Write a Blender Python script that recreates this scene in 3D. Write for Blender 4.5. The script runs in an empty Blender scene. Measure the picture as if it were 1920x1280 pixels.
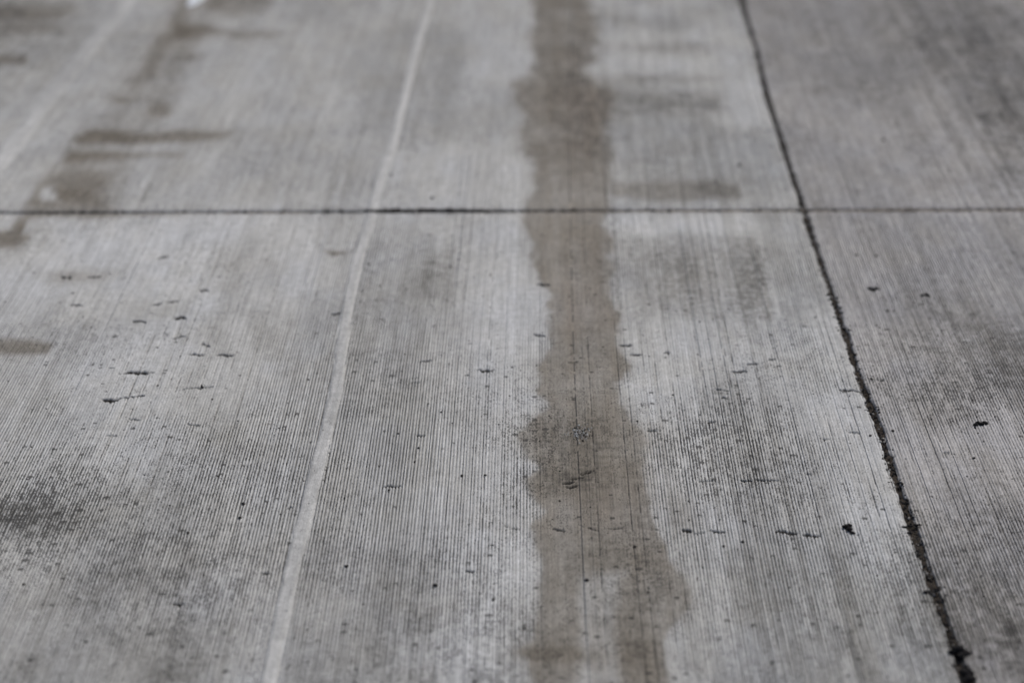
import bpy, math, random
import numpy as np

random.seed(7)
rng = np.random.default_rng(11)
R = math.radians
scn = bpy.context.scene

# ------------------------------------------------------------------ camera
LENS, SENS, H = 85.0, 36.0, 1.70
FPX = LENS / SENS * 1920.0
PITCH = math.atan(1720.0 / FPX)
YAW = R(0.343)
cam_data = bpy.data.cameras.new('camera')
cam = bpy.data.objects.new('camera', cam_data)
scn.collection.objects.link(cam)
cam.location = (0, 0, H)
cam.rotation_euler = (math.pi / 2 - PITCH, 0, YAW)
cam_data.lens = LENS
cam_data.sensor_width = SENS
cam_data.clip_start = 0.05
cam_data.clip_end = 3000
cam_data.dof.use_dof = True
cam_data.dof.focus_distance = 4.25
cam_data.dof.aperture_fstop = 2.2
cam_data.dof.aperture_blades = 0
scn.camera = cam

# ------------------------------------------------------------------ light
SUN_EL, SUN_AZ = R(48), R(38)          # azimuth clockwise from +Y: ahead and to the right
w = bpy.data.worlds.new('World')
scn.world = w
w.use_nodes = True
nt = w.node_tree
nt.nodes.clear()
sky = nt.nodes.new('ShaderNodeTexSky')
sky.sky_type = 'NISHITA'
sky.sun_disc = False
sky.sun_elevation = SUN_EL
sky.sun_rotation = SUN_AZ
sky.air_density = 0.7
sky.dust_density = 4.0
sky.ozone_density = 0.6
bg = nt.nodes.new('ShaderNodeBackground')
bg.inputs['Strength'].default_value = 0.075
out = nt.nodes.new('ShaderNodeOutputWorld')
nt.links.new(sky.outputs[0], bg.inputs[0])
nt.links.new(bg.outputs[0], out.inputs[0])

sd = bpy.data.lights.new('sun', 'SUN')
sd.energy = 1.5
sd.angle = R(12)
sd.color = (1.0, 0.96, 0.90)
sun = bpy.data.objects.new('sun', sd)
scn.collection.objects.link(sun)
sun.rotation_euler = (math.pi / 2 - SUN_EL, 0, math.pi - SUN_AZ)
scn.view_settings.view_transform = 'Standard'
scn.view_settings.look = 'None'
scn.view_settings.gamma = 1
scn.view_settings.use_curve_mapping = False
scn.view_settings.exposure = 0.36

# ------------------------------------------------------------------ camera maths (used to survey the ground from the photograph)
cp, sp, cy, sy = math.cos(PITCH), math.sin(PITCH), math.cos(YAW), math.sin(YAW)
Fv = np.array((-sy * cp, cy * cp, -sp)); Rv = np.array((cy, sy, 0.0)); Uv = np.array((-sy * sp, cy * sp, cp))

def G(px, py):
    """survey point of the photograph -> ground x, y in metres"""
    d = Fv + Rv * ((px - 960.0) / FPX) + Uv * ((640.0 - py) / FPX)
    t = -H / d[2]
    return d[0] * t, d[1] * t

def P(x, y):
    """ground point -> survey coordinates"""
    vx, vy, vz = x, y, -H
    z = vx * Fv[0] + vy * Fv[1] + vz * Fv[2]
    u = vx * Rv[0] + vy * Rv[1]
    v = vx * Uv[0] + vy * Uv[1] + vz * Uv[2]
    z = np.maximum(z, 0.3)
    return 960.0 + FPX * u / z, 640.0 - FPX * v / z

# ------------------------------------------------------------------ noise helpers
def vnoise(x, y, seed):
    """smooth value noise, -1..1, vectorised"""
    xi = np.floor(x).astype(np.int64); yi = np.floor(y).astype(np.int64)
    fx = x - xi; fy = y - yi
    fx = fx * fx * (3 - 2 * fx); fy = fy * fy * (3 - 2 * fy)
    def h(a, b):
        n = (a * 374761393 + b * 668265263 + seed * 1442695041) & 0xffffffff
        n = ((n ^ (n >> 13)) * 1274126177) & 0xffffffff
        n = n ^ (n >> 16)
        return (n & 0xffff) / 32767.5 - 1.0
    a = h(xi, yi); b = h(xi + 1, yi); c = h(xi, yi + 1); d = h(xi + 1, yi + 1)
    return (a + (b - a) * fx) * (1 - fy) + (c + (d - c) * fx) * fy

def fbm(x, y, seed, oct=4, gain=0.55):
    s = 0; a = 1.0; t = 0
    for k in range(oct):
        s = s + a * vnoise(x * 2 ** k + 13.7 * k, y * 2 ** k - 7.1 * k, seed + k)
        t += a; a *= gain
    return s / t

def sstep(a, b, x):
    t = np.clip((x - a) / (b - a), 0, 1)
    return t * t * (3 - 2 * t)

# ------------------------------------------------------------------ lines surveyed on the pavement
JOINT_PX = [(1389, 0), (1404, 50), (1418, 91), (1435, 175), (1458, 242), (1482, 319), (1498, 363), (1517, 428),
            (1539, 490), (1562, 554), (1576, 598), (1592, 645), (1602, 679), (1619, 726), (1636, 766), (1653, 810),
            (1667, 858), (1685, 910), (1702, 960), (1717, 1003), (1733, 1050), (1748, 1093), (1763, 1137),
            (1780, 1180), (1795, 1223), (1813, 1273)]
RIDGE_PX = [(808, 0), (784, 77), (764, 158), (749, 218), (733, 282), (714, 336), (702, 380), (691, 423),
            (683, 445), (668, 497), (655, 554), (645, 615), (636, 690), (628, 740), (613, 804), (597, 868), (579, 943),
            (563, 1003), (547, 1073), (533, 1143), (520, 1200), (505, 1270)]
def ground_line(pts):
    g = sorted([(G(*p)[1], G(*p)[0]) for p in pts])
    return np.array([a for a, b in g]), np.array([b for a, b in g])
JD, JX = ground_line(JOINT_PX)
RD, RX = ground_line(RIDGE_PX)
JM, RM = float(np.interp(4.4, JD, JX)), float(np.interp(4.4, RD, RX))
# gentle drift of the ground lane to the right with distance, from both lines
FD = np.linspace(2.9, 7.6, 60)
drift = 0.5 * (np.interp(FD, JD, JX) - JM + np.interp(FD, RD, RX) - RM)
CO = np.polyfit(FD - 4.4, drift, 3)
def off(d):
    dc = np.clip(d, 2.4, 8.2)
    return np.polyval(CO, dc - 4.4) - np.polyval(CO, 0.0)
def joint_x(d):
    inside = np.interp(d, JD, JX)
    base = JM + off(d)
    k = sstep(2.6, 3.1, d) * (1 - sstep(7.4, 8.0, d))
    return base + (inside - np.interp(d, JD, JM + off(JD))) * k
def ridge_x(d, s0=RM):
    base = s0 + off(d)
    k = sstep(2.6, 3.1, d) * (1 - sstep(7.4, 8.0, d))
    dev = np.interp(d, RD, RX) - (RM + off(d))
    return base + dev * k
SK = 0.016                                   # the cross joint is cut slightly askew
JY = G(960, 395)[1]
RIDGES = [(RM, 0.0115), (RM - 0.955, 0.026), (JM + 0.90, 0.013)]

# ------------------------------------------------------------------ stains, dirt, wear and painted brightness falloff, mapped on the ground
x0g, x1g, y0g, y1g, dxg, dyg = -2.3, 2.3, 2.3, 8.6, 0.004, 0.008
gx = np.arange(x0g, x1g, dxg); gy = np.arange(y0g, y1g, dyg)
GX, GY = np.meshgrid(gx, gy)
U0, V0 = P(GX, GY)
n1 = fbm(GX * 14, GY * 8, 3, 5); n2 = fbm(GX * 12 + 40, GY * 6, 9, 5)
U = U0 + 15 * n1 + 5 * vnoise(GX * 120, GY * 20, 77)
V = V0 + 9 * n2
Z = lambda: np.zeros_like(GX)

def poly_mask(pts, soft=8.0, uu=None, vv=None):
    """soft polygon from signed distance in survey units"""
    uu = U if uu is None else uu; vv = V if vv is None else vv
    pts = np.array(pts, float)
    lo = pts.min(0) - 4 * soft; hi = pts.max(0) + 4 * soft
    m = (uu > lo[0]) & (uu < hi[0]) & (vv > lo[1]) & (vv < hi[1])
    res = np.zeros_like(uu)
    if not m.any():
        return res
    a = uu[m]; b = vv[m]
    dmin = np.full(a.shape, 1e9); ins = np.zeros(a.shape, bool)
    n = len(pts)
    for i in range(n):
        (xa, ya), (xb, yb) = pts[i], pts[(i + 1) % n]
        ex, ey = xb - xa, yb - ya
        t = np.clip(((a - xa) * ex + (b - ya) * ey) / (ex * ex + ey * ey + 1e-9), 0, 1)
        dmin = np.minimum(dmin, (a - xa - t * ex) ** 2 + (b - ya - t * ey) ** 2)
        if ya != yb:
            c = ((ya > b) != (yb > b)) & (a < (xb - xa) * (b - ya) / (yb - ya) + xa)
            ins ^= c
    dd = np.sqrt(dmin) * np.where(ins, 1, -1)
    res[m] = sstep(-soft, soft, dd)
    return res

def blob(cx, cy_, rx, ry, sl=0.0, pw=1.0):
    """soft ellipse; sl = horizontal shear per unit of height"""
    a = (U - cx - sl * (V - cy_)) / rx; b = (V - cy_) / ry
    return np.exp(-((a * a + b * b) ** pw))

T = Z()          # log tone
B = Z()          # brown dampness
# brown band (drip stain along the wheel path)
band = [(1003, -60), (1003, 0), (1010, 44), (998, 77), (1004, 110), (996, 141), (970, 158), (979, 195), (986, 235), (984, 285), (1006, 309),
        (1003, 353), (989, 376), (984, 403), (988, 437), (1003, 460), (1006, 497), (1013, 534), (1030, 564), (1031, 645),
        (1010, 690), (1006, 732), (1023, 762), (996, 790), (977, 812), (986, 850), (1012, 882), (990, 900), (1000, 925), (1023, 957),
        (990, 985), (1000, 1010), (1013, 1043), (1007, 1093), (1008, 1160), (1005, 1190), (965, 1216), (990, 1235), (997, 1290),
        (1260, 1290), (1252, 1200), (1268, 1165), (1290, 1140), (1284, 1085), (1258, 1045), (1230, 1010), (1214, 975), (1212, 930), (1196, 880),
        (1198, 845), (1213, 826), (1207, 800), (1184, 783), (1168, 752), (1160, 716), (1176, 690), (1158, 645), (1154, 571),
        (1141, 531), (1146, 450), (1132, 420), (1134, 380), (1144, 336), (1137, 269), (1141, 215), (1150, 171), (1117, 151),
        (1092, 131), (1110, 107), (1124, 81), (1110, 50), (1105, 0), (1105, -60)]
ks = sstep(520, 60, V0)
Bm = .62 * (poly_mask(band, 5) * (1 - ks) + poly_mask(band, 12) * ks) + .38 * poly_mask(band, 22)
inner = poly_mask([(1085, 1085), (1120, 1075), (1172, 1072), (1160, 1120), (1156, 1170), (1150, 1290), (1080, 1290), (1090, 1180)], 14)
halo = poly_mask(band, 34) * (1 - Bm) * (.5 + .8 * fbm(GX * 30, GY * 5, 65, 4))
soak = fbm(GX * 45, GY * 2.2, 66, 4)
B += Bm * (0.84 - 0.48 * inner + .24 * soak + .26 * fbm(GX * 9, GY * 6, 67, 3)) * (1 - .25 * blob(1265, 1100, 40, 90)) + .45 * np.clip(halo, 0, 1)
rim = Bm * (1 - Bm) * 4
T -= .07 * rim * (1 + n2) 
T += Bm * (.10 * soak + .20 * fbm(GX * 9, GY * 6, 72, 5)) - Bm * .20 * blob(1085, 830, 100, 50, 0, 1.6) - Bm * .14 * blob(1100, 900, 80, 40)
T += Bm * .10 * (blob(1075, 740, 60, 34) + blob(1080, 400, 60, 30) + blob(1060, 960, 60, 40))
B += 0.35 * blob(1185, 860, 60, 60) * (1 - Bm)
T -= .10 * Bm * (1 - poly_mask(band, 30)) * 2
T -= Bm * .10 * fbm(GX * 40, GY * 20, 63, 4)
T += Bm * (-0.17 - 0.16 * sstep(500, 0, V)) + Bm * inner * 0.10
T -= Bm * 0.28 * blob(1075, 150, 45, 90) + Bm * 0.3 * blob(1040, 182, 22, 12)
T -= Bm * 0.15 * blob(1115, 250, 45, 90)
T -= 0.26 * Bm * blob(1215, 1120, 55, 130) + 0.5 * blob(1196, 1210, 26, 14)
T -= 0.30 * blob(1085, 812, 60, 26) * Bm + 0.28 * blob(1080, 893, 62, 22, -1.2)
# patches left of the picture
left_brown = [
    (poly_mask([(345, -10), (322, 50), (292, 78), (272, 130), (238, 150), (250, 158), (290, 145), (300, 95), (335, 75), (352, 30), (358, -10)], 20), .55),
    (poly_mask([(330, 48), (405, 50), (440, 60), (480, 58), (530, 62), (500, 68), (405, 68), (330, 72)], 9), .6),
    (poly_mask([(395, -20), (520, -20), (500, 16), (440, 26), (392, 20)], 14), .55),
    (poly_mask([(330, -20), (430, -20), (400, 60), (335, 130), (340, 200), (260, 236), (240, 300), (225, 395), (40, 402), (90, 330), (140, 262), (205, 200), (262, 130), (300, 70)], 26) * (.75 + .6 * fbm(GX * 10, GY * 9, 68, 4)), .36),
    (blob(222, 184, 24, 9), .6), (blob(300, 205, 22, 14), .7), (blob(360, 108, 20, 7), .4),
    (poly_mask([(140, 262), (170, 248), (300, 247), (380, 243), (438, 248), (385, 262), (300, 270), (210, 272), (145, 272)], 9), .78),
    (poly_mask([(115, 302), (140, 285), (230, 290), (350, 290), (330, 298), (230, 298), (130, 306)], 8), .62),
    (poly_mask([(60, 392), (70, 350), (100, 326), (160, 320), (210, 330), (195, 360), (205, 394)], 20), .62),
    (poly_mask([(55, 398), (300, 398), (330, 403), (70, 408), (45, 430), (20, 425)], 8), .55),
    (poly_mask([(-60, 440), (20, 432), (52, 420), (48, 445), (30, 462), (-60, 468)], 9), .85),
    (poly_mask([(-90, 640), (60, 638), (100, 648), (85, 662), (-90, 666)], 8), .75),
    (poly_mask([(-60, 10), (60, 8), (130, 14), (110, 34), (30, 40), (-60, 45)], 18), .8),
    (blob(60, 55, 70, 8), .5), (poly_mask([(-90, 106), (50, 108), (50, 120), (-90, 122)], 8), .9),
    (blob(140, 518, 70, 12), .4), (blob(460, 495, 70, 40), .12), (blob(626, 471, 20, 4), .8),
    (poly_mask([(1145, 342), (1250, 335), (1385, 342), (1392, 368), (1300, 378), (1150, 372)], 10), .50),
    (blob(1300, 520, 70, 60), .25), (blob(1050, 1225, 80, 14), .4), (blob(1270, 960, 40, 40), .3),
]
hole = poly_mask([(82, 352), (105, 350), (106, 380), (80, 380)], 8)
for m, k in left_brown:
    m = m * (1 - hole)
    B += m * k
    T -= m * k * 0.40
T += hole * 0.10
# grey grime, lighter worn areas and painted corner falloff: (x, y, rx, ry, shear, log tone)
STREAK = fbm(GX * 32, GY * 1.6, 69, 4)
for f in [
    (1250, 88, 110, 8, 0, -.38), (1240, 147, 110, 8, 0, -.42), (1260, 192, 120, 22, 0, -.36), (1325, 195, 30, 26, 0, -.25),
    (1270, 280, 130, 60, -.2, -.14), (1270, 355, 125, 20, 0, -.2),
    (1300, 520, 150, 85, -.3, -.16), (1425, 510, 26, 90, -.3, -.42), (1385, 540, 22, 70, -.3, -.15), (1220, 500, 70, 40, 0, -.10),
    (1172, 425, 70, 14, 0, .16), (1330, 425, 90, 14, 0, .10),
    (822, 500, 30, 34, .1, -.45), (800, 540, 60, 30, 0, -.15), (940, 640, 50, 40, 0, -.06),
    (290, 580, 55, 16, 0, -.30), (345, 560, 40, 12, 0, -.12), (225, 610, 50, 20, 0, -.10), (470, 590, 26, 70, .5, -.22), (430, 660, 18, 30, .5, -.22),
    (640, 600, 60, 140, .2, -.08), (500, 520, 80, 60, .2, -.10), (720, 720, 80, 180, .15, -.14), (740, 500, 70, 70, 0, -.05),
    (15, 965, 46, 18, 0, -.75), (115, 960, 55, 20, 0, -.42), (80, 990, 70, 18, 0, -.35), (330, 930, 26, 60, .5, -.25), (235, 935, 60, 34, 0, -.26),
    (420, 810, 50, 60, .4, -.18), (370, 1050, 18, 60, .5, -.38), (290, 1090, 70, 40, 0, -.18), (150, 1110, 90, 50, 0, -.22),
    (80, 1130, 50, 30, 0, -.15), (340, 1200, 70, 60, 0, -.25), (210, 1195, 50, 26, 0, -.22), (310, 1260, 60, 30, 0, -.35), (60, 1250, 80, 40, 0, -.22),
    (240, 1000, 260, 200, 0, -.10), (560, 1150, 90, 90, .2, -.05), (720, 1110, 60, 50, 0, -.14), (800, 1150, 30, 16, 0, -.15), (700, 850, 120, 90, 0, -.08),
    (1400, 1060, 60, 40, .2, -.28), (1430, 1140, 50, 50, .2, -.28), (1565, 1070, 22, 50, .3, -.38), (1590, 1180, 26, 60, .3, -.48),
    (1500, 1080, 30, 30, .2, -.22), (1620, 1260, 40, 50, .3, -.35), (1540, 860, 50, 60, .3, -.18), (1510, 940, 60, 50, .3, -.24),
    (1400, 730, 90, 60, 0, -.22), (1330, 740, 50, 30, 0, -.14), (1440, 860, 70, 30, 0, -.12), (1400, 960, 60, 30, 0, -.12), (1530, 1240, 60, 40, 0, -.15),
    (1840, 90, 120, 90, .6, -.30), (1760, 60, 60, 60, .6, -.26), (1870, 250, 46, 66, .8, -.50), (1905, 200, 40, 70, .4, -.30), (1730, 80, 30, 20, .3, -.30),
    (1880, 330, 30, 20, .3, -.45), (1780, 340, 60, 16, 0, -.16), (1850, 620, 60, 60, .6, -.28), (1900, 680, 70, 70, .6, -.34),
    (1700, 620, 50, 50, .4, -.12), (1740, 760, 50, 50, .4, -.16), (1620, 190, 90, 40, 0, -.10), (1680, 200, 40, 50, .6, -.12), (1560, 180, 60, 20, 0, -.12),
    (1850, 940, 90, 90, .6, -.20), (1800, 1150, 110, 110, .5, -.28), (1900, 1220, 110, 110, .5, -.26), (1740, 980, 30, 60, .4, -.12),
    (930, 620, 90, 200, 0, .07), (900, 940, 110, 90, 0, .12), (905, 1180, 80, 130, 0, .14), (900, 80, 70, 110, 0, .05), (965, 80, 26, 90, 0, .12),
    (1220, 720, 45, 45, 0, .14), (1260, 880, 50, 90, 0, .08), (1640, 1000, 66, 120, .35, .14), (1690, 1180, 60, 100, .35, .10), (1450, 300, 26, 260, .33, .10), (1400, 150, 18, 160, .33, .12),
    (1490, 620, 40, 120, .35, .08), (250, 690, 160, 70, 0, .10), (320, 470, 220, 50, 0, .10), (240, 870, 150, 40, .2, .14), (430, 170, 110, 70, 0, .06), (600, 200, 80, 120, .4, .02),
    (1800, 830, 60, 20, 0, .12), (1620, 500, 60, 70, .4, .08), (1185, 1050, 40, 20, 0, -.1), (1340, 1230, 90, 50, 0, .06), (380, 830, 90, 30, 0, .06),
    (0, 30, 200, 110, 0, -.24), (1880, 40, 170, 130, .3, -.26), (1900, 1260, 160, 160, .3, -.10), (40, 1260, 200, 90, 0, -.10), (30, 40, 120, 60, 0, -.22), (70, 130, 120, 60, -.7, -.18), (20, 190, 90, 70, -.7, -.14), (690, 5, 40, 16, 0, -.12), (600, 25, 50, 40, .3, -.08),  # wide corner blobs paint brightness falloff into the tone, over real grime
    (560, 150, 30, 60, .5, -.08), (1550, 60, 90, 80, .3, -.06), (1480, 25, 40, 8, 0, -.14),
]:
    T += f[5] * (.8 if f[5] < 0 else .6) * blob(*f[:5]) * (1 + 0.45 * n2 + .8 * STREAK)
T -= (.11 + .12 * STREAK) * poly_mask([(1150, 447), (1412, 440), (1425, 480), (1452, 600), (1390, 603), (1290, 600), (1165, 570)], 6)
T -= .22 * poly_mask([(1372, 445), (1412, 442), (1452, 602), (1408, 603)], 5)
T += .06 * poly_mask([(1142, 404), (1215, 402), (1400, 402), (1402, 432), (1215, 442), (1150, 444)], 7)
T += .09 * poly_mask([(1145, 408), (1212, 406), (1214, 436), (1155, 440)], 7)
T -= .16 * poly_mask([(1142, 172), (1352, 176), (1360, 208), (1150, 214)], 6)
T += .08 * poly_mask([(1125, 108), (1345, 108), (1350, 136), (1128, 138)], 6)
T += .05 * poly_mask([(1395, 420), (1445, 420), (1660, 860), (1830, 1290), (1660, 1290), (1560, 900), (1460, 600)], 10)
T += .05 * poly_mask([(1310, -20), (1385, -20), (1495, 395), (1395, 395), (1362, 210)], 10)
T -= .14 * poly_mask([(845, 460), (850, 560), (800, 560), (790, 500)], 10)
T += .10 * poly_mask([(825, 1000), (1000, 990), (1000, 1290), (820, 1290)], 12)
T -= .10 * poly_mask([(560, 1000), (822, 1060), (800, 1290), (540, 1290)], 20)
T += .07 * poly_mask([(-300, 404), (690, 404), (640, 560), (-300, 640)], 12)
# broad dirt and streaks that follow the grooves
T += 0.045 * fbm(GX * 2.5, GY * 1.2, 21, 4) + 0.11 * fbm(GX * 26, GY * 1.3, 31, 4) + 0.09 * fbm(GX * 24, GY * 12, 41, 5) + 0.13 * fbm(GX * 34, GY * 1.0, 36, 3) * sstep(.55, .8, GX) * sstep(700, 100, V0)
T -= 0.20 * sstep(440, -60, V0)                       # brightness falloff towards the far slabs, painted into the tone
right_slab = sstep(-0.004, 0.004, GX - joint_x(GY))
T -= 0.12 * right_slab
# diagonal-ground bare strip left of the joint
W = 0.25 + 0.9 * sstep(-.25, .3, fbm(GX * 3, GY * 1.6, 51, 3) + 0.9 * blob(720, 760, 190, 320, .2) - .0) # groove relief
worn = np.clip(Bm * 1.0 + blob(930, 800, 90, 330) * .6 + blob(1300, 850, 150, 260) * .45 + blob(1640, 1000, 60, 150, .35) * .75 + blob(250, 700, 130, 60) * .55
               + blob(240, 880, 160, 40) * .6 + blob(1480, 880, 90, 120) * .3, 0, 1)
W = np.clip(W * (1 - .82 * worn) + .42 * right_slab * (1 - blob(1760, 880, 120, 60)), 0.10, 1.15)
PITS = np.clip(0.50 + .25 * sstep(900, 1100, V0) + .38 * blob(330, 900, 230, 200, .2) + .7 * blob(60, 960, 120, 60) + .4 * blob(1050, 780, 150, 150) + .42 * blob(1400, 800, 220, 170)
               + .5 * blob(1800, 720, 150, 180) + .5 * fbm(GX * 6, GY * 4, 61, 4), 0, 1.4)
RUST = np.clip(0.5 * fbm(GX * 5, GY * 3, 71, 4) + blob(1090, 590, 60, 50) * .7 + blob(1100, 200, 50, 110) * .8 + blob(1600, 850, 60, 20) * .1, 0, 1)
B = np.clip(B, 0, 1)

def sample(A, x, y):
    fx = np.clip((x - x0g) / dxg, 0, A.shape[1] - 1.001); fy = np.clip((y - y0g) / dyg, 0, A.shape[0] - 1.001)
    i = fx.astype(int); j = fy.astype(int); u = fx - i; v = fy - j
    return (A[j, i] * (1 - u) + A[j, i + 1] * u) * (1 - v) + (A[j + 1, i] * (1 - u) + A[j + 1, i + 1] * u) * v

# ------------------------------------------------------------------ materials
def new_mat(name, rough=0.85, spec=0.3):
    m = bpy.data.materials.new(name); m.use_nodes = True
    b = m.node_tree.nodes['Principled BSDF']
    b.inputs['Roughness'].default_value = rough
    b.inputs['Specular IOR Level'].default_value = spec
    return m, m.node_tree, b

def node(t, typ, **kw):
    n = t.nodes.new(typ)
    for k, v in kw.items():
        setattr(n, k, v)
    return n

def math_node(t, op, a, b=None, clamp=False):
    n = t.nodes.new('ShaderNodeMath'); n.operation = op; n.use_clamp = clamp
    for i, v in enumerate((a, b)):
        if v is None: continue
        if isinstance(v, (int, float)): n.inputs[i].default_value = v
        else: t.links.new(v, n.inputs[i])
    return n.outputs[0]

def ramp(t, src, a, b, va=0.0, vb=1.0):
    n = t.nodes.new('ShaderNodeMapRange'); n.interpolation_type = 'SMOOTHSTEP'
    t.links.new(src, n.inputs[0])
    for i, v in zip((1, 2, 3, 4), (a, b, va, vb)):
        n.inputs[i].default_value = v
    return n.outputs[0]

def scaled(t, vec, s):
    n = t.nodes.new('ShaderNodeVectorMath'); n.operation = 'MULTIPLY'
    t.links.new(vec, n.inputs[0]); n.inputs[1].default_value = s
    return n.outputs[0]

def noise(t, vec, scale, detail=4, rough=0.6):
    n = t.nodes.new('ShaderNodeTexNoise'); n.inputs['Scale'].default_value = scale
    n.inputs['Detail'].default_value = detail; n.inputs['Roughness'].default_value = rough
    t.links.new(vec, n.inputs['Vector'])
    return n.outputs['Fac']

def concrete_material(name, painted=True, stripes=False, base=(0.40, 0.40, 0.39), wear=1.0):
    m, t, b = new_mat(name, 0.8, 0.35)
    geo = node(t, 'ShaderNodeNewGeometry')
    pos = geo.outputs['Position']
    if painted:
        at = node(t, 'ShaderNodeAttribute', attribute_name='albedo')
        col = at.outputs['Color']
        pit_amt = node(t, 'ShaderNodeAttribute', attribute_name='pits').outputs['Fac']
    else:
        rgb = node(t, 'ShaderNodeRGB'); rgb.outputs[0].default_value = (*base, 1); col = rgb.outputs[0]
        pit_amt = ramp(t, noise(t, pos, 3, 3), .35, .7, 0, 1)
    # grain, sand and cement paste
    g1 = ramp(t, noise(t, scaled(t, pos, (1, .6, 1)), 330, 4, .7), .25, .75, .74, 1.24)
    g2 = ramp(t, noise(t, pos, 46, 4, .6), .25, .75, .90, 1.10)
    g3 = ramp(t, noise(t, scaled(t, pos, (190, 5, 1)), 1.0, 3, .6), .25, .75, .86, 1.13)   # groove to groove
    k = math_node(t, 'MULTIPLY', math_node(t, 'MULTIPLY', g1, g2), g3)
    if stripes:
        wv = math_node(t, 'SINE', math_node(t, 'MULTIPLY', node_x(t, pos), 2 * math.pi / PITCH_G))
        k = math_node(t, 'MULTIPLY', k, ramp(t, wv, -1, 1, .62, 1.1))
    # pits of two sizes, where dirt has collected
    v1 = node(t, 'ShaderNodeTexVoronoi'); v1.inputs['Scale'].default_value = 215
    t.links.new(pos, v1.inputs['Vector'])
    v2 = node(t, 'ShaderNodeTexVoronoi'); v2.inputs['Scale'].default_value = 55
    t.links.new(pos, v2.inputs['Vector'])
    clump = noise(t, scaled(t, pos, (1.5, .5, 1)), 26, 4, .65)
    thr = math_node(t, 'MULTIPLY', ramp(t, clump, .34, .62, .06, .44), pit_amt)
    p1 = math_node(t, 'LESS_THAN', v1.outputs['Distance'], thr)
    sep = node(t, 'ShaderNodeSeparateColor'); t.links.new(v2.outputs['Color'], sep.inputs[0])
    pick = math_node(t, 'MULTIPLY', math_node(t, 'POWER', sep.outputs[0], 5), .34)
    p2 = math_node(t, 'LESS_THAN', v2.outputs['Distance'], math_node(t, 'MULTIPLY', pick, math_node(t, 'ADD', pit_amt, .2)))
    v4 = node(t, 'ShaderNodeTexVoronoi'); v4.inputs['Scale'].default_value = 370
    t.links.new(scaled(t, pos, (.7, 1, 1)), v4.inputs['Vector'])
    clump2 = noise(t, scaled(t, pos, (1.6, .5, 1)), 60, 3, .65)
    p4 = math_node(t, 'LESS_THAN', v4.outputs['Distance'], math_node(t, 'MULTIPLY', ramp(t, clump2, .36, .64, .08, .48), pit_amt))
    pit = math_node(t, 'MAXIMUM', math_node(t, 'MAXIMUM', p1, p4), p2)
    k = math_node(t, 'MULTIPLY', k, math_node(t, 'SUBTRACT', 1, math_node(t, 'MULTIPLY', pit, .78)))
    # pale grains of aggregate
    v3 = node(t, 'ShaderNodeTexVoronoi'); v3.inputs['Scale'].default_value = 210
    t.links.new(pos, v3.inputs['Vector'])
    s3 = node(t, 'ShaderNodeSeparateColor'); t.links.new(v3.outputs['Color'], s3.inputs[0])
    gr = math_node(t, 'MULTIPLY', math_node(t, 'GREATER_THAN', s3.outputs[1], .965), math_node(t, 'LESS_THAN', v3.outputs['Distance'], .36))
    k = math_node(t, 'ADD', k, math_node(t, 'MULTIPLY', gr, .35))
    mul = node(t, 'ShaderNodeVectorMath', operation='SCALE')
    t.links.new(col, mul.inputs[0]); t.links.new(k, mul.inputs['Scale'])
    t.links.new(mul.outputs[0], b.inputs['Base Color'])
    hgt = math_node(t, 'SUBTRACT', math_node(t, 'MULTIPLY', g1, .5), math_node(t, 'MULTIPLY', pit, 1.0))
    bp = node(t, 'ShaderNodeBump'); bp.inputs['Strength'].default_value = 0.55; bp.inputs['Distance'].default_value = 0.0012
    t.links.new(hgt, bp.inputs['Height']); t.links.new(bp.outputs[0], b.inputs['Normal'])
    return m

PITCH_G = 0.0056
def node_x(t, pos):
    s = node(t, 'ShaderNodeSeparateXYZ'); t.links.new(pos, s.inputs[0]); return s.outputs[0]

M_slab = concrete_material('ground_concrete')
M_far = concrete_material('ground_concrete_plain', painted=False, stripes=True, base=(.33, .33, .325))
M_ridge = concrete_material('unground_concrete')

def dirt_material(name, c1, c2, scale=300, rough=.95):
    m, t, b = new_mat(name, rough, .2)
    pos = node(t, 'ShaderNodeNewGeometry').outputs['Position']
    n = noise(t, pos, scale, 4, .7)
    r = node(t, 'ShaderNodeValToRGB')
    r.color_ramp.elements[0].position = .35; r.color_ramp.elements[0].color = (*c1, 1)
    r.color_ramp.elements[1].position = .68; r.color_ramp.elements[1].color = (*c2, 1)
    t.links.new(n, r.inputs[0]); t.links.new(r.outputs[0], b.inputs['Base Color'])
    bp = node(t, 'ShaderNodeBump'); bp.inputs['Strength'].default_value = .8; bp.inputs['Distance'].default_value = .002
    t.links.new(n, bp.inputs['Height']); t.links.new(bp.outputs[0], b.inputs['Normal'])
    return m
M_seal = dirt_material('joint_dirt', (.010, .009, .009), (.060, .048, .036), 260)
M_seal2 = dirt_material('thin_joint_dirt', (.07, .062, .052), (.19, .17, .14), 120)
M_black = dirt_material('black_crumb', (.006, .006, .007), (.030, .028, .028), 500)
M_stone = dirt_material('dark_stone', (.020, .019, .018), (.075, .070, .066), 400)
M_crack = dirt_material('crack_dirt', (.006, .006, .007), (.028, .024, .020), 500)
M_pale = dirt_material('pale_stone', (.22, .21, .19), (.50, .49, .47), 500, .6)
M_splash = dirt_material('pale_bluish', (.55, .60, .66), (.72, .76, .80), 60, .7)
M_soil = dirt_material('soil', (.06, .05, .04), (.12, .10, .08), 3)

# ------------------------------------------------------------------ scene objects
col = scn.collection
def link(o, parent=None):
    col.objects.link(o)
    if parent is not None: o.parent = parent
    return o
def tag(o, label=None, cat=None, group=None, kind=None):
    if label: o['label'] = label
    if cat: o['category'] = cat
    if group: o['group'] = group
    if kind: o['kind'] = kind
    return o

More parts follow.
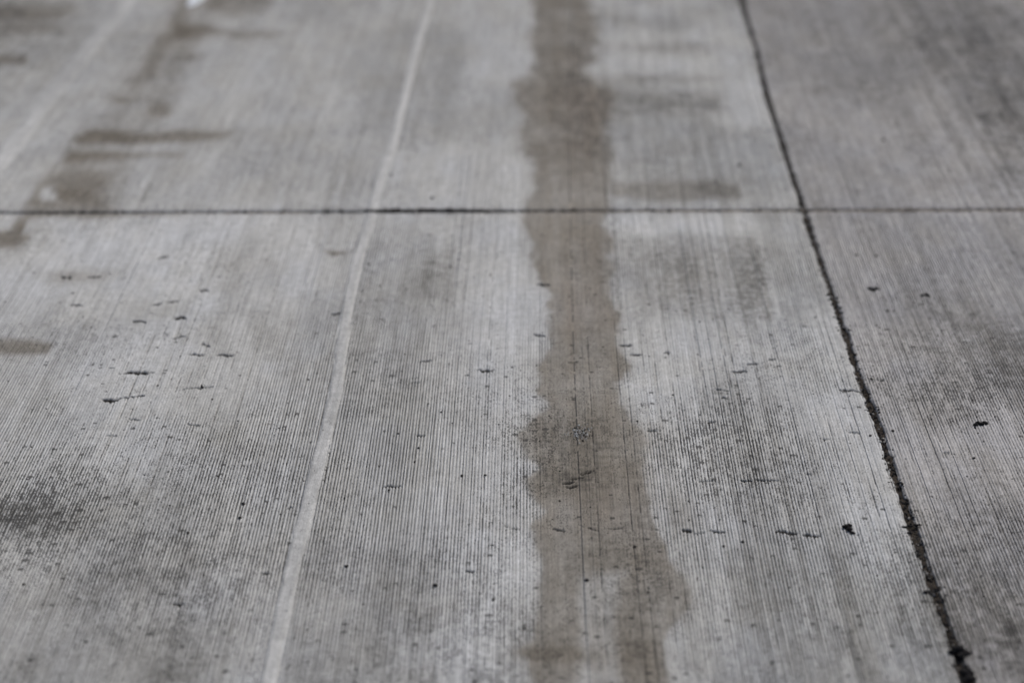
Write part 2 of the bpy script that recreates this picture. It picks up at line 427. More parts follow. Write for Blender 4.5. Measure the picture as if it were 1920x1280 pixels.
def grid_mesh(name, X, Y, Zz, mat, attrs=None, smooth=True):
    ny, nx = X.shape
    me = bpy.data.meshes.new(name)
    co = np.empty((ny * nx, 3), np.float32)
    co[:, 0] = X.ravel(); co[:, 1] = Y.ravel(); co[:, 2] = Zz.ravel()
    idx = np.arange(ny * nx, dtype=np.int32).reshape(ny, nx)
    q = np.stack([idx[:-1, :-1], idx[:-1, 1:], idx[1:, 1:], idx[1:, :-1]], -1).reshape(-1, 4)
    me.vertices.add(ny * nx); me.vertices.foreach_set('co', co.ravel())
    me.loops.add(q.size); me.loops.foreach_set('vertex_index', q.ravel())
    me.polygons.add(len(q))
    me.polygons.foreach_set('loop_start', np.arange(0, q.size, 4, dtype=np.int32))
    me.polygons.foreach_set('loop_total', np.full(len(q), 4, np.int32))
    me.polygons.foreach_set('use_smooth', np.full(len(q), smooth))
    me.update(calc_edges=True)
    for k, a in (attrs or {}).items():
        if a.ndim == 3:
            at = me.attributes.new(k, 'FLOAT_COLOR', 'POINT')
            c = np.ones((ny * nx, 4), np.float32); c[:, :3] = a.reshape(-1, 3)
            at.data.foreach_set('color', c.ravel())
        else:
            at = me.attributes.new(k, 'FLOAT', 'POINT'); at.data.foreach_set('value', a.astype(np.float32).ravel())
    me.materials.append(mat)
    return me

# short open cracks and spalls: x0, x1, y0, y1, thickness (survey units), all filled with black dirt
CRACKS = [
    (220, 296, 701, 698, 1.4), (234, 279, 698, 699, 5.5), (190, 226, 749, 748, 5.0), (224, 272, 746, 741, 2.2), (262, 271, 742, 742, 3.5),
    (342, 405, 729, 725, 1.6), (404, 440, 665, 667, 3.2), (352, 384, 664, 665, 2.6), (322, 350, 634, 631, 2.8), (376, 394, 643, 650, 2.6),
    (247, 275, 602, 603, 5.0), (327, 350, 595, 596, 5.5), (112, 136, 518, 521, 3.0), (162, 190, 520, 518, 2.6), (294, 316, 484, 480, 3.4), (133, 156, 570, 572, 2.6),
    (372, 392, 545, 545, 3.6), (285, 305, 571, 569, 2.6), (310, 335, 566, 565, 2.6), (202, 216, 690, 690, 1.6),
    (620, 642, 588, 587, 3.0), (785, 812, 677, 675, 2.2), (768, 790, 716, 717, 1.6), (893, 926, 694, 695, 4.5),
    (716, 754, 911, 911, 2.2), (780, 797, 816, 817, 1.8), (1003, 1032, 533, 536, 3.6), (1000, 1022, 628, 629, 3.2),
    (1158, 1186, 647, 648, 3.0), (1178, 1206, 665, 664, 2.6), (1060, 1084, 680, 678, 1.4), (1244, 1256, 661, 660, 2.4),
    (1278, 1298, 992, 997, 4.5), (1326, 1360, 994, 997, 3.5), (1452, 1496, 995, 999, 5.0), (1504, 1540, 1002, 1004, 4.6), (1300, 1325, 1000, 997, 1.5), (1606, 1614, 1001, 1002, 3.0),
    (1388, 1412, 900, 900, 3.0), (1414, 1460, 899, 900, 2.0), (1300, 1345, 902, 900, 1.6), (1574, 1604, 731, 732, 3.4), (1602, 1620, 733, 733, 1.8), (1625, 1650, 539, 540, 3.4), (1370, 1402, 696, 696, 3.0), (1400, 1424, 682, 682, 2.4),
    (1340, 1362, 729, 731, 2.0), (1325, 1345, 790, 790, 2.4), (1440, 1455, 673, 673, 2.8), (1352, 1364, 745, 746, 2.8), (1643, 1660, 713, 713, 2.2),
    (1540, 1556, 823, 823, 1.6), (1590, 1616, 810, 811, 1.6), (1210, 1232, 806, 808, 2.2), (195, 222, 815, 818, 1.2), (350, 376, 794, 799, 1.5),
    (240, 262, 785, 787, 1.6), (770, 784, 707, 708, 1.4), (870, 880, 704, 703, 1.4), (1505, 1530, 888, 889, 1.2), (1690, 1724, 988, 986, 3.0),
    (1053, 1078, 906, 903, 3.0), (1084, 1118, 891, 879, 3.2), (1070, 1096, 899, 895, 2.6), (1060, 1082, 913, 911, 3.0), (1100, 1124, 990, 994, 1.6), (1140, 1170, 992, 990, 1.5),
    (1762, 1790, 850, 851, 1.4), (1765, 1782, 848, 848, 1.2), (1033, 1062, 990, 996, 2.2), (943, 975, 985, 992, 1.6),
    (870, 892, 1069, 1070, 3.0), (490, 512, 1074, 1074, 3.0), (535, 550, 951, 950, 2.0), (322, 345, 1131, 1131, 4.0), (1695, 1700, 860, 860, 1.0),
]
CG = []
for i, (xa, xb, ya, yb, th) in enumerate(CRACKS):
    th = th * .78
    (ax, ay), (bx, by) = G(xa, ya), G(xb, yb)
    t1 = G(.5 * (xa + xb), .5 * (ya + yb) - th / 2)[1] - G(.5 * (xa + xb), .5 * (ya + yb) + th / 2)[1]
    CG.append((ax, ay, bx, by, t1 * .5, i))

def crack_field(cg, X, Y):
    """0..1 how far into a crack a point lies"""
    ax, ay, bx, by, ht, i = cg
    t = (X - ax) / (bx - ax)
    yc = ay + (by - ay) * t + ht * (1.0 * vnoise(X * 160, X * 0, 500 + i) + .6 * vnoise(X * 420, X * 0, 600 + i))
    hw = ht * np.sqrt(np.clip(4 * t * (1 - t), 0, 1)) * (1 + .5 * vnoise(X * 300, X * 0 + 5, 700 + i))
    return np.clip(1.6 - np.abs(Y - yc) / np.maximum(hw, 1e-5), 0, 1) * ((t > 0) & (t < 1))

def columns(s0, s1):
    """four mesh columns per groove: ridge top, ridge top, groove floor, groove floor"""
    n0 = int(math.floor(s0 / PITCH_G)); n1 = int(math.ceil(s1 / PITCH_G))
    k = np.repeat(np.arange(n0, n1), 4)
    ph = np.tile(np.array([.04, .46, .62, .88]), n1 - n0)
    jit = np.random.default_rng(5).normal(0, .07, 4000)
    s = (k + ph + np.clip(jit[(k + 2000) % 4000], -.13, .13)) * PITCH_G
    top = np.tile(np.array([0., 0., 1., 1.]), n1 - n0)
    m = (s > s0) & (s < s1)
    return s[m], top[m], k[m]

BASE = np.array((0.430, 0.438, 0.430)); BROWN = np.array((0.212, 0.194, 0.163)); RUSTC = np.array((0.25, 0.200, 0.172))

def build_slab(name, s0, s1, d0, d1, step, parent, label, refine=True):
    s, cav, kk = columns(s0, s1)
    rows = np.arange(d0, d1, step)
    rows[-1] = d1
    if refine:
        extra = []
        for ax, ay, bx, by, ht, i in CG:
            mx = .5 * (ax + bx); my = .5 * (ay + by) - SK * mx
            if d0 + .01 < my < d1 - .01 and s0 < mx - off(my) < s1:
                nn = max(2, int(math.ceil((ht + .004) / .0035)))
                extra += [my + j * .0035 for j in range(-nn, nn + 1)]
        rows = np.unique(np.concatenate([rows, np.array(extra)])) if extra else rows
        keep = [0]
        for j in range(1, len(rows)):
            if rows[j] - rows[keep[-1]] > .0022: keep.append(j)
        rows = rows[keep]; rows[-1] = d1
    S, D = np.meshgrid(s, rows)
    Y = D + SK * S
    X = S + off(Y) + .0006 * vnoise(Y * 3.0, S * 2.0, 5) + .00025 * vnoise(Y * 40, S * 90, 6)
    # slab edges at the joint
    jx = joint_x(Y)
    hw = .0047 + .0016 * np.interp(Y, [3.1, 3.6, 4.4], [1.7, .8, 0]) + .0026 * vnoise(Y * 70, Y * 0, 81) + .0018 * vnoise(Y * 22, Y * 0, 82)
    if s1 < JM + .2:
        edge = jx - hw; X = np.minimum(X, edge + (S - s1) * .02)
        ed = edge - X
    else:
        edge = jx + hw * (1 + .35 * vnoise(Y * 90, Y * 0, 83)); X = np.maximum(X, edge + (S - s0) * .02)
        ed = X - edge
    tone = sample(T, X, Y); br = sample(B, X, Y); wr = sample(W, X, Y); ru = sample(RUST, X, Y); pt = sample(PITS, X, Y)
    hf = fbm(X * 170, Y * 95, 301, 3, .7); mf = fbm(X * 60, Y * 26, 311, 3, .6); xf = vnoise(X * 28, Y * 170, 321)
    neg = np.clip(-tone - .05, 0, 1)
    tone = tone - neg * np.clip(1.5 * hf + .9 * mf + .5 * xf, -.8, 1.4) + .07 * mf + .045 * hf - .20 * sstep(.45, .9, xf) * sstep(-.1, .5, vnoise(X * 6, Y * 5, 323)) * np.clip(pt, 0, 1)
    rnd = np.random.default_rng(99).random(8000)
    ck = np.broadcast_to((kk + 2000)[None, :], X.shape)
    gr1 = rnd[ck % 8000]; gr2 = rnd[(ck * 7 + 13) % 8000]
    kf = ck.astype(float)
    side = .75 + .5 * sstep(.12, .3, X)
    tone = tone + side * (.07 * vnoise(kf * .93, Y * 1.1, 401) + .065 * vnoise(kf * .34, Y * .8, 402)) * (1 - .35 * br)
    tone = tone - side * .22 * (gr1 > .86) * np.clip(.3 + vnoise(Y * 2.2, kf * 1.7, 403), 0, 1) * (1 if not refine else .6)
    deep = (gr1 > .80) * (.45 + .55 * gr2)
    along = vnoise(Y * 26, ck * 1.37, 17)
    along2 = vnoise(Y * 90, ck * 1.37, 19)
    strength = np.clip(wr * (.75 + .5 * gr2) + .9 * deep * (1 - wr * .6) * np.clip(.35 + .8 * along + .7 * along2, 0, 1), 0, 1.3)
    # unground ridges left between two passes of the grinder
    flat = np.zeros_like(X)
    for s_r, hwid in RIDGES:
        flat = np.maximum(flat, 1 - sstep(hwid, hwid + .0015, np.abs(X - ridge_x(Y, s_r))))
    strength = strength * (1 - flat)
    z = -cav * .0017 * strength * (1 + .25 * along) - (1 - cav) * .0003 * np.clip(along2, 0, 1) * 1.5
    z += .0004 * vnoise(X * 5, Y * 2, 91)
    z -= np.clip(1 - ed / .006, 0, 1) ** 2 * .0025
    dj = np.minimum(np.abs(D - d0), np.abs(D - d1))
    z -= np.clip(1 - dj / .007, 0, 1) * (.0015 + .0015 * vnoise(X * 60, Y * 0, 92))
    z -= .0026 * np.clip(1 - dj / (.004 + .016 * np.clip(vnoise(X * 45, Y * 0, 94), 0, 1)), 0, 1)
    z -= .0024 * np.clip(1 - ed / (.003 + .016 * np.clip(vnoise(Y * 60, Y * 0 + (2 if s1 < JM + .2 else 9), 95), 0, 1)), 0, 1)
    # cracks
    ckf = np.zeros_like(X)
    for c in CG:
        my = .5 * (c[1] + c[3])
        j0 = np.searchsorted(rows, my - .05); j1 = np.searchsorted(rows, my + .05)
        i0 = np.searchsorted(s, min(c[0], c[2]) - .07); i1 = np.searchsorted(s, max(c[0], c[2]) + .07)
        if j1 - j0 > 1 and i1 - i0 > 1:
            ckf[j0:j1, i0:i1] = np.maximum(ckf[j0:j1, i0:i1], crack_field(c, X[j0:j1, i0:i1], Y[j0:j1, i0:i1]))
    z -= .007 * ckf
    # base colour: cement, stain, dirt lying in the grooves
    brm = br * (1 - .35 * cav * 0)
    C = BASE[None, None] * (1 - brm[..., None]) + BROWN[None, None] * brm[..., None]
    C = C * (1 - .35 * (ru * br)[..., None]) + RUSTC[None, None] * .35 * (ru * br)[..., None]
    C = C * (1 + np.clip(-tone, -.15, .6)[..., None] * np.array((.03, .005, -.06)))
    cool = np.clip(.5 + .5 * sample(n2, X, Y) * 3, 0, 1)[..., None] * (1 - brm[..., None])
    C = C * (1 + cool * np.array((-.015, 0, .035)))
    C = C * (1 + sample(right_slab, X, Y)[..., None] * np.array((.012, -.012, -.002)))
    dirtg = cav * strength * (.43 + .14 * along) * (1 - .45 * br)
    edgedirt = np.clip(1 - ed / .004, 0, 1) * .5
    tdirt = np.clip(1 - dj / .012, 0, 1) * .5 * np.clip(.10 + 1.2 * np.exp(-((X + .25) / .11) ** 2) + .4 * vnoise(X * 9, Y * 0, 93), 0, 1)
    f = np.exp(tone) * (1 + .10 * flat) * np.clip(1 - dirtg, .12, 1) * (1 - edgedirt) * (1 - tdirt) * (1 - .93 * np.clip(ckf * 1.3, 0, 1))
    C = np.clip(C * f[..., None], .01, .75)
    pt = pt * (1 - .65 * flat) * (.85 + .85 * cav * np.clip(strength * 1.3, .3, 1))
    # side faces: fold one extra row and column straight down on each side
    def pad(A, zz=False):
        A = np.concatenate([A[:, :1], A, A[:, -1:]], 1); A = np.concatenate([A[:1], A, A[-1:]], 0)
        if zz:
            A = A.copy(); A[0, :] = -.06; A[-1, :] = -.06; A[:, 0] = -.06; A[:, -1] = -.06
        return A
    Cp = np.stack([pad(C[..., i]) for i in range(3)], -1)
    Cp[0] *= .4; Cp[-1] *= .4; Cp[:, 0] *= .35; Cp[:, -1] *= .35
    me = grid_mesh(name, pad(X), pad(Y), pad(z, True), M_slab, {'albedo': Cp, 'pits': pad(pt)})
    o = link(bpy.data.objects.new(name, me), parent)
    tag(o, label)
    # unground ridge strips as parts of their slab
    for n, (s_r, hwid) in enumerate(RIDGES):
        if not (s0 < s_r < s1): continue
        yr = np.arange(d0 + .006, d1 - .006, .012 if refine else .02)
        prof = np.array([-1.06, -1.0, -.9, -.45, 0, .45, .9, 1.0, 1.06]) * hwid
        zpr = np.array([-.0020, .0000, .0009, .0012, .0012, .0012, .0009, .0000, -.0020])
        PR, YR = np.meshgrid(prof, yr)
        YY = YR + SK * s_r
        XX = ridge_x(YY, s_r) + PR * (1 + .10 * vnoise(YY * 50, np.sign(PR), 130 + n) + .14 * vnoise(YY * 9, np.sign(PR) * 3, 140 + n) + .10 * vnoise(YY * 130, np.sign(PR) * 5, 150 + n))
        ZZ = np.broadcast_to(zpr, XX.shape) + .0004 * vnoise(YY * 30, PR * 300, 133)
        tn = sample(T, XX, YY); bb = sample(B, XX, YY)
        CC = (BASE * np.array([1.16, 1.165, 1.18]))[None, None] * (1 - bb[..., None]) + BROWN[None, None] * bb[..., None]
        CC = CC * (np.exp(.75 * tn) * (1 + .06 * vnoise(YY * 18, PR * 150, 134)) * (.95 if n == 1 else .82 if n else (.88 if refine else .97)) * (1 + .05 * fbm(XX * 90, YY * 40, 137, 3) - .16 * sstep(.1, .5, fbm(XX * 60, YY * 22, 138, 4)) - .09 * np.abs(PR / hwid) ** 3))[..., None]
        CC[:, 0] *= .6; CC[:, -1] *= .5
        rm = grid_mesh('unground_ridge', XX, YY, ZZ, M_ridge, {'albedo': CC, 'pits': np.full(XX.shape, .40)})
        link(bpy.data.objects.new('unground_ridge', rm), o)
    return o

pavement = bpy.data.objects.new('pavement', None); link(pavement); tag(pavement, kind='structure')
pavement['label'] = 'grey diamond ground concrete pavement with fine parallel grooves'
JG = .0030
near_left = build_slab('concrete_slab', -1.95, JM, 2.35, JY - JG, .0085, pavement, 'near slab crossed by the pale ridge and the brown stain')
near_right = build_slab('concrete_slab', JM, 1.75, 2.35, JY - JG, .0105, pavement, 'near slab right of the dark lengthwise joint')
far_left = build_slab('concrete_slab', -1.95, JM, JY + JG, 8.3, .021, pavement, 'far slab beyond the cross joint with brown patches', refine=False)
far_right = build_slab('concrete_slab', JM, 1.95, JY + JG, 8.3, .021, pavement, 'far slab beyond the cross joint, darker and right of the lengthwise joint', refine=False)

# plain slabs round about, beyond the frame
def plain_slab(xa, xb, ya, yb):
    g = .005
    xa, xb, ya, yb = xa + g, xb - g, ya + g, yb - g
    xs = [xa, xa + .005, xb - .005, xb]; ys = [ya, ya + .005, yb - .005, yb]
    X, Y = np.meshgrid(xs, ys); Zz = np.zeros_like(X); Zz[1:-1, 1:-1] = 0; Zz[0, :] = Zz[-1, :] = -.06; Zz[:, 0] = Zz[:, -1] = -.06
    me = grid_mesh('concrete_slab', X, Y, Zz - .0006, M_far, smooth=False)
    o = link(bpy.data.objects.new('concrete_slab', me), pavement)
LX = [-9.95, -5.95, -1.95]; RXs = [1.75, 1.95, 5.95, 9.95]
for ya, yb in ((-2.15, 2.35), (8.3, 12.8), (12.8, 17.3), (17.3, 21.8), (21.8, 26.3)):
    for xa, xb in ((-9.95, -5.95), (-5.95, -1.95), (-1.95, 1.95), (1.95, 5.95), (5.95, 9.95)):
        plain_slab(xa, xb, ya, yb)
for ya, yb in ((2.35, JY), (JY, 8.3)):
    for xa, xb in ((-9.95, -5.95), (-5.95, -1.95), (1.95, 5.95), (5.95, 9.95)):
        plain_slab(xa, xb, ya, yb)

# joint fillings
def ribbon(name, cx, cyy, nx, ny, hw, z0, mat, seed, zn=.0015):
    """strip along a centre line; (nx, ny) its unit normal"""
    offs = np.array([-1.5, -1, -.5, 0, .5, 1, 1.5])
    X = cx[:, None] + nx * hw * offs[None]; Y = cyy[:, None] + ny * hw * offs[None]
    Zz = z0 + zn * vnoise(X * 180, Y * 180, seed) + zn * .8 * vnoise(X * 60, Y * 60, seed + 1)
    return grid_mesh(name, X, Y, Zz, mat)
yy = np.arange(2.2, 8.4, .004)
jf = link(bpy.data.objects.new('joint_filler', ribbon('joint_filler', joint_x(yy), yy, 1, 0, .010, -.0065, M_seal, 201, .002)), pavement)
tag(jf, 'dark lengthwise joint filler running away at the right')
xx = np.arange(-1.95, 1.9, .005)
m_cj, t_cj, b_cj = new_mat('cross_joint_dust', .95, .2)
at_ = node(t_cj, 'ShaderNodeAttribute', attribute_name='albedo'); t_cj.links.new(at_.outputs['Color'], b_cj.inputs['Base Color'])
offs = np.linspace(-1.5, 1.5, 9)
XJ = np.repeat(xx[:, None], 9, 1); YJ = JY + SK * XJ + .0052 * offs[None]
fill = .25 + sstep(-.05, .2, XJ) * .5 - .5 * np.exp(-((XJ + .25) / .12) ** 2) + .25 * vnoise(XJ * 7, XJ * 0, 210)
ZJ = -.0058 + .0044 * np.clip(fill, 0, 1) + .0007 * vnoise(XJ * 200, YJ * 300, 211)
kd = np.clip(.25 + fill + .35 * vnoise(XJ * 60, YJ * 200, 212), 0, 1)[..., None]
CJ = np.array((.020, .018, .016)) * (1 - kd) + np.array((.17, .15, .125)) * kd
jt = link(bpy.data.objects.new('joint_filler', grid_mesh('joint_filler', XJ, YJ, ZJ, m_cj, {'albedo': CJ})), pavement)
tag(jt, 'thin cross joint filler across the whole picture')

# crack fillings, each its own sub-part of the near slab
def crack_obj(c):
    ax, ay, bx, by, ht, i = c
    n = max(5, int(abs(bx - ax) / .004))
    x = np.linspace(ax, bx, n); t = np.linspace(0, 1, n)
    yc = ay + (by - ay) * t + ht * (1.0 * vnoise(x * 160, x * 0, 500 + i) + .6 * vnoise(x * 420, x * 0, 600 + i))
    hw = ht * np.sqrt(np.clip(4 * t * (1 - t), .01, 1)) * .95
    X = np.stack([x, x, x], 0); Y = np.stack([yc - hw, yc, yc + hw], 0)
    me = grid_mesh('crack', X, Y, np.full(X.shape, -.0022) - .001 * np.array([[0], [1], [0]]), M_crack)
    par = near_right if .5 * (ax + bx) > joint_x(.5 * (ay + by)) else near_left
    if .5 * (ay + by) > JY: par = far_left
    link(bpy.data.objects.new('crack', me), par)
for c in CG: crack_obj(c)

# ------------------------------------------------------------------ loose stones, crumbs, grit
def rock_mesh(name, r, seed, mat, flatten=.7, sub=2, stretch=1.0):
    import bmesh
    bm = bmesh.new(); bmesh.ops.create_icosphere(bm, subdivisions=sub, radius=1)
    rr = random.Random(seed); ax = [(rr.uniform(-1, 1), rr.uniform(-1, 1), rr.uniform(-1, 1), rr.uniform(.6, .95)) for _ in range(9)]
    for v in bm.verts:
        p = v.co
        for a, b, c, dd in ax:
            l = math.sqrt(a * a + b * b + c * c)
            q = (p.x * a + p.y * b + p.z * c) / l
            if q > dd:
                p.x -= a / l * (q - dd); p.y -= b / l * (q - dd); p.z -= c / l * (q - dd)
        k = 1 + rr.uniform(-.08, .08)
        v.co = (p.x * r * stretch * k, p.y * r * k, (p.z * flatten + flatten * .75) * r * k)
    me = bpy.data.meshes.new(name); bm.to_mesh(me); bm.free(); me.materials.append(mat)
    return me

def stone(px, py, r, label, mat=M_stone, name='pebble', cat='pebble', group='small dark pebbles lying on the slabs', flatten=.75, stretch=1.1):
    x, y = G(px, py)
    r = r * .68
    me = rock_mesh(name, r, int(px * 7 + py), mat, flatten, 2, stretch)
    o = link(bpy.data.objects.new(name, me))
    o.location = (x, y, -.0006); o.rotation_euler = (0, 0, random.uniform(-.4, .4))
    tag(o, label, cat, group)
    return o
for px, py, r, lb in [
    (678, 546, .0034, 'tiny dark pebble just right of the pale ridge, at mid height'),
    (692, 496, .0042, 'tiny dark pebble beside the pale ridge just below the cross joint'),
    (676, 566, .0028, 'smallest pebble just right of the pale ridge, below its twin'),
    (733, 328, .0052, 'blurred dark pebble right of the pale ridge beyond the cross joint'),
    (810, 372, .0058, 'blurred dark pebble just above the black stretch of the cross joint'),
    (827, 773, .0030, 'tiny black pebble on coarse grooves, upper one between ridge and stain'),
    (803, 757, .0028, 'tiny black pebble on coarse grooves, upper left of the pair'),
    (747, 813, .0030, 'tiny dark pebble between the pale ridge and the brown stain, lower'),
    (785, 840, .0034, 'tiny dark pebble in the coarse grooves above the small crack'),
    (866, 892, .0040, 'dark pebble in the light area left of the brown stain, left of the pair'),
    (910, 891, .0036, 'dark pebble in the light area left of the brown stain, right of the pair'),
    (729, 919, .0034, 'dark pebble resting just under the short crack right of the ridge'),
    (457, 945, .0050, 'dark pebble left of the pale ridge, upper one near the bottom'),
    (450, 971, .0046, 'dark pebble left of the pale ridge, lower one near the bottom'),
    (353, 999, .0040, 'dark pebble in the speckled lower left grooves'),
    (1190, 1025, .0042, 'small dark pebble in the lower brown stain'),
    (1357, 1024, .0036, 'small dark pebble below the broken crack line, left of the pair'),
    (1393, 1016, .0042, 'small dark pebble below the broken crack line, right of the pair'),
    (1195, 790, .0034, 'small black pebble on the right edge of the brown stain'),
    (960, 689, .0032, 'tiny black pebble right of the lens-shaped crack'),
    (920, 516, .0040, 'blurred pebble left of the brown stain below the cross joint'),
    (845, 500, .0036, 'blurred pebble on the dark grey smudge'),
    (1656, 263, .0070, 'blurred dark pebble on the far right slab'),
    (1541, 82, .0060, 'faint blurred pebble beyond the cross joint near the lengthwise joint'),
    (1385, 311, .0058, 'blurred reddish pebble left of the lengthwise joint'),
    (1664, 583, .0036, 'small dark pebble right of the lengthwise joint at mid height, left of two'),
    (1676, 583, .0028, 'smaller dark pebble right of the lengthwise joint at mid height'),
    (1606, 479, .0042, 'blurred dark speck of stone right of the joint, left of the pair'),
    (1643, 480, .0042, 'blurred dark speck of stone right of the joint, right of the pair'),
    (1634, 711, .0040, 'small dark stone chip close to the right of the joint'),
    (1674, 808, .0042, 'small dark stone right of the joint below mid height'),
    (1632, 817, .0038, 'small dark stone left of the joint below mid height'),
    (1787, 790, .0030, 'tiny dark stone left of the jagged black crumb'),
    (1826, 859, .0042, 'small dark stone below the jagged black crumb'),
    (1655, 860, .0030, 'tiny dark stone hugging the left edge of the joint'),
    (137, 550, .0034, 'tiny blurred pebble in the light upper left grooves'),
    (296, 723, .0030, 'tiny pebble between the two left cracks'),
    (578, 712, .0034, 'tiny dark pebble left of the pale ridge at mid height'),
    (398, 749, .0034, 'tiny dark pebble right of the upright crumb'),
    (590, 883, .0026, 'tiny dark pebble lying on the pale ridge'),
    (488, 26, .0060, 'blurred grey pebble near the top edge'),
    (650, 1062, .0050, 'faint pebble on the pale ridge side near the bottom'),
    (816, 1098, .0060, 'soft dark pebble on smooth grooves near the bottom'),
    (925, 1124, .0044, 'soft dark pebble left of the stain near the bottom'),
    (1100, 1088, .0052, 'soft dark pebble in the stain above the light patch'),
    (45, 1096, .0042, 'soft dark pebble at the lower left edge'),
]:
    stone(px, py, r, lb)

def crumb(px, py, parts, label, name='rubber_crumb', cat='rubber crumb'):
    """jagged clump: one welded-looking mesh of several angular lumps"""
    import bmesh
    bm = bmesh.new(); x, y = G(px, py)
    for k, (ox, oy, r, st) in enumerate(parts):
        a, b = G(px + ox, py + oy)
        me = rock_mesh('tmp', r, 31 * k + int(px), M_black, .8, 2, st)
        n0 = len(bm.verts); bm.from_mesh(me); bm.verts.ensure_lookup_table()
        for v in bm.verts[n0:]:
            v.co.x += a - x; v.co.y += b - y
        bpy.data.meshes.remove(me)
    me = bpy.data.meshes.new(name); bm.to_mesh(me); bm.free(); me.materials.append(M_black)
    o = link(bpy.data.objects.new(name, me)); o.location = (x, y, -.0005)
    tag(o, label, cat); return o
crumb(1838, 796, [(-9, 2, .0035, 1.6), (-4, -1, .0045, 1.5), (2, 0, .0042, 1.4), (8, -2, .0040, 1.5), (12, -1, .0028, 1.3), (-10, 6, .002, 1.2)],
      'jagged black crumb on the right slab, largest loose piece there')
crumb(1589, 992, [(-4, -3, .0050, 1.2), (2, -4, .0052, 1.1), (4, 3, .0050, 1.2), (10, 8, .0030, 2.0)],
      'square black lump at the end of the broken crack line', 'tar_lump', 'tar lump')
crumb(379, 726, [(-1, -3, .0022, .8), (0, 0, .0024, 1.1), (1, 1, .0022, 1.2)], 'small upright black crumb on the thin crack at left', 'tar_crumb', 'tar crumb')
crumb(1638, 543, [(-7, 0, .0030, 1.6), (0, 2, .0034, 1.8), (7, -1, .0026, 1.5)], 'blurred dark sliver right of the joint, left of two', 'tar_sliver', 'tar sliver')
crumb(1735, 555, [(-5, 0, .0034, 1.4), (3, -1, .0036, 1.5), (7, 1, .0026, 1.2)], 'blurred dark sliver right of the joint, right of two', 'tar_sliver', 'tar sliver')
crumb(1746, 1108, [(-10, 3, .0035, 1.3), (-5, 0, .002, 2.5), (12, -2, .003, 2.0)], 'dark scrap lying across the joint near the bottom', 'dirt_clump', 'dirt clump')
crumb(1797, 1222, [(-12, 2, .0045, 1.6), (-4, -4, .006, 1.3), (4, 0, .0085, 1.2), (12, 4, .006, 1.5), (18, 2, .003, 2.2), (6, 10, .006, 1)],
      'large dark clump bulging over the joint near the bottom edge', 'dirt_clump', 'dirt clump')
crumb(1812, 1268, [(-5, -6, .006, 1.3), (3, 0, .0085, 1.2), (8, 8, .008, 1.2), (-4, 10, .006, 1.2)],
      'dark clump in the joint at the very bottom edge', 'dirt_clump', 'dirt clump')
crumb(1710, 987, [(-14, 1, .002, 3.0), (-4, 0, .003, 2.0), (8, -1, .0034, 1.6), (14, -3, .0022, 2.0)], 'thin dark scrap lying across the joint above the bottom third', 'dirt_clump', 'dirt clump')

def scatter(name, pts, mats, label, flatten=.7, kind='stuff', protos=5, stretch=(1, 1.5)):
    """many tiny angular stones as one object; pts = x, y, r, material index"""
    base = [rock_mesh('tmp', 1.0, 900 + k, mats[0], flatten, 1) for k in range(protos)]
    V, Fc, MI = [], [], []; n = 0
    for bmx in base: pass
    bv = [np.array([v.co[:] for v in m.vertices]) for m in base]; bf = [np.array([p.vertices[:] for p in m.polygons]) for m in base]
    for x, y, z, r, mi in pts:
        k = random.randrange(protos); a = random.uniform(0, 6.28)
        v = bv[k] * np.array((random.uniform(*stretch), 1, 1)) * r
        ca, sa = math.cos(a), math.sin(a)
        V.append(np.stack([v[:, 0] * ca - v[:, 1] * sa + x, v[:, 0] * sa + v[:, 1] * ca + y, v[:, 2] + z], 1))
        Fc.append(bf[k] + n); MI.append(np.full(len(bf[k]), mi)); n += len(v)
    V = np.concatenate(V); Fc = np.concatenate(Fc); MI = np.concatenate(MI)
    me = bpy.data.meshes.new(name)
    me.vertices.add(len(V)); me.vertices.foreach_set('co', V.astype(np.float32).ravel())
    me.loops.add(Fc.size); me.loops.foreach_set('vertex_index', Fc.astype(np.int32).ravel())
    me.polygons.add(len(Fc)); me.polygons.foreach_set('loop_start', np.arange(0, Fc.size, 3, dtype=np.int32))
    me.polygons.foreach_set('loop_total', np.full(len(Fc), 3, np.int32))
    me.polygons.foreach_set('material_index', MI.astype(np.int32))
    me.update(calc_edges=True)
    for m in mats: me.materials.append(m)
    o = link(bpy.data.objects.new(name, me)); tag(o, label, None, None, kind)
    for m in base: bpy.data.meshes.remove(m)
    return o

# grit lodged in and along the lengthwise joint
pts = []
for _ in range(2200):
    y = random.uniform(2.6, 8.0); k = random.gauss(0, 1)
    x = float(joint_x(np.array([y]))[0]) + .0052 * k
    pts.append((x, y, -.0075 if abs(k) < 1.1 else -.0028, abs(random.gauss(.0017, .0007)) + .0006, random.choices((0, 1, 2), (6, 3, 1))[0]))
scatter('joint_grit', pts, [M_black, M_stone, M_pale], 'dark grit lodged along the lengthwise joint')
# grit along the cross joint, blackest left of the brown band
pts = []
for _ in range(1500):
    x = (random.gauss(-.26, .04) if random.random() < .6 else random.gauss(-.2, .1)) if random.random() < .72 else random.uniform(-1.6, 1.6)
    y = JY + SK * (x - .03) + random.gauss(0, .0055)
    pts.append((x, y, -.0045 + .003 * random.random(), abs(random.gauss(.0018, .0008)) + .0006, random.choices((0, 1, 2), (6, 3, .6))[0]))
for _ in range(520):
    x = random.choice((random.gauss(-.30, .022), random.gauss(-.22, .02), random.uniform(-.36, -.10), random.gauss(-.21, .03)))
    pts.append((x, JY + SK * (x - .03) + random.gauss(.002, .0065), -.0025, random.uniform(.0014, .0045), 0))
scatter('cross_joint_grit', pts, [M_black, M_stone, M_pale], 'black grit along the cross joint between the ridge and the stain')
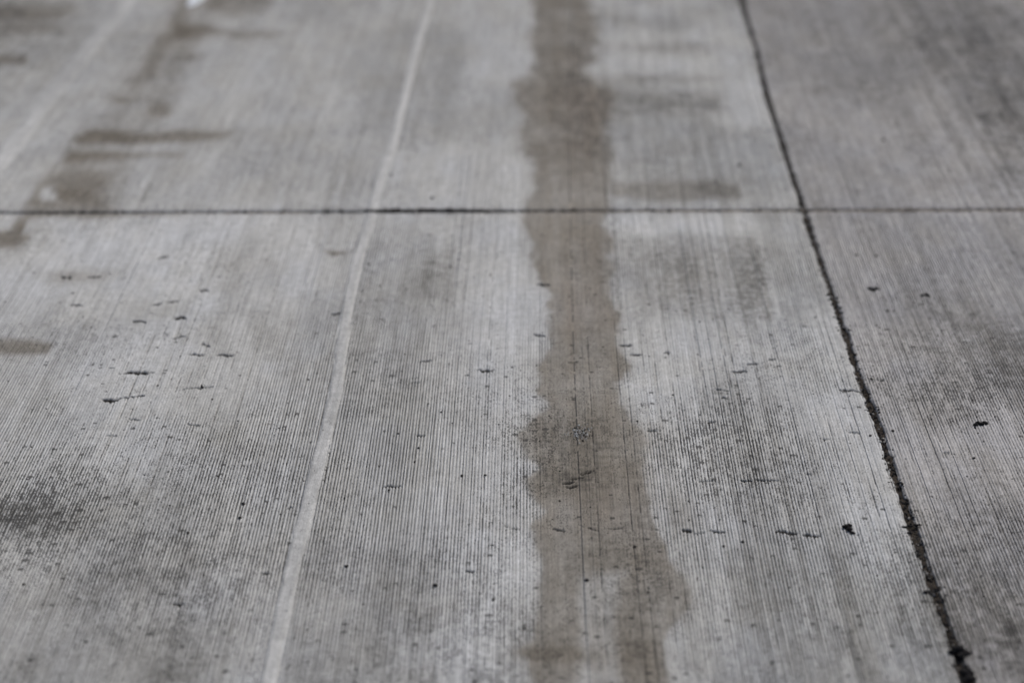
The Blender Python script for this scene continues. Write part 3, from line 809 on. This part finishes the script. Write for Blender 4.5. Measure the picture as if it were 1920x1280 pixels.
# cluster of glinting crushed fragments in the stain
pts = []
cx_, cy_ = G(1088, 812)
m_gl, t_gl, b_gl = new_mat('crushed_glass', .12, .7); b_gl.inputs['Base Color'].default_value = (.50, .54, .55, 1)
for _ in range(330):
    a = random.gauss(0, .0095) ; b = random.gauss(0, .017)
    pts.append((cx_ + a + b * .15 * random.choice((-1, 1)), cy_ + b, -.0004, abs(random.gauss(.0007, .0004)) + .0003, random.choices((0, 1, 2), (5, 3, 3))[0]))
scatter('crushed_fragments', pts, [M_black, M_pale, m_gl], 'cluster of tiny glinting fragments in the brown stain', stretch=(1, 2))
# loose fine grit everywhere
pts = []
while len(pts) < 8000:
    x = random.uniform(-1.5, 1.5); y = random.uniform(2.7, 7.6)
    p = float(sample(PITS, np.array([x]), np.array([y]))[0])
    if random.random() > p * .8 + .05: continue
    pts.append((x, y, -.0011, min(.0026, .00055 * (1 / max(random.random(), .05)) ** .45), random.choices((0, 1, 2), (7, 3, .7))[0]))
scatter('grit', pts, [M_black, M_stone, M_pale], 'fine dark grit sprinkled over the grooved concrete')

# flat pale bluish patch near the top edge
def splash(px, py, w_, l_, label):
    x, y = G(px, py); n = 28
    V = [(0, 0, .0012)]
    for ring, (k, z) in enumerate(((.6, .0012), (1.0, .0009), (1.04, -.0015))):
        for i in range(n):
            a = 2 * math.pi * i / n; rr = 1 + .16 * math.sin(3 * a + 1) + .1 * math.sin(5 * a)
            V.append((math.cos(a) * w_ * rr * k, math.sin(a) * l_ * rr * k, z))
    F = [(0, 1 + i, 1 + (i + 1) % n) for i in range(n)]
    for q in range(2):
        for i in range(n):
            F.append((1 + q * n + i, 1 + (q + 1) * n + i, 1 + (q + 1) * n + (i + 1) % n, 1 + q * n + (i + 1) % n))
    me = bpy.data.meshes.new('pale_splash'); me.from_pydata(V, [], F); me.materials.append(M_splash); me.update()
    o = link(bpy.data.objects.new('pale_splash', me)); o.location = (x, y, .0008); tag(o, label, 'paint splash')
splash(366, 0, .022, .085, 'pale bluish splash at the top edge beside the brown streak')

# ground under and around the pavement
s_ = 1500.0
me = bpy.data.meshes.new('ground'); me.from_pydata([(-s_, -s_, -.065), (s_, -s_, -.065), (s_, s_, -.065), (-s_, s_, -.065)], [], [(0, 1, 2, 3)])
me.materials.append(M_soil); tag(link(bpy.data.objects.new('ground', me)), 'bare soil around the pavement', None, None, 'structure')
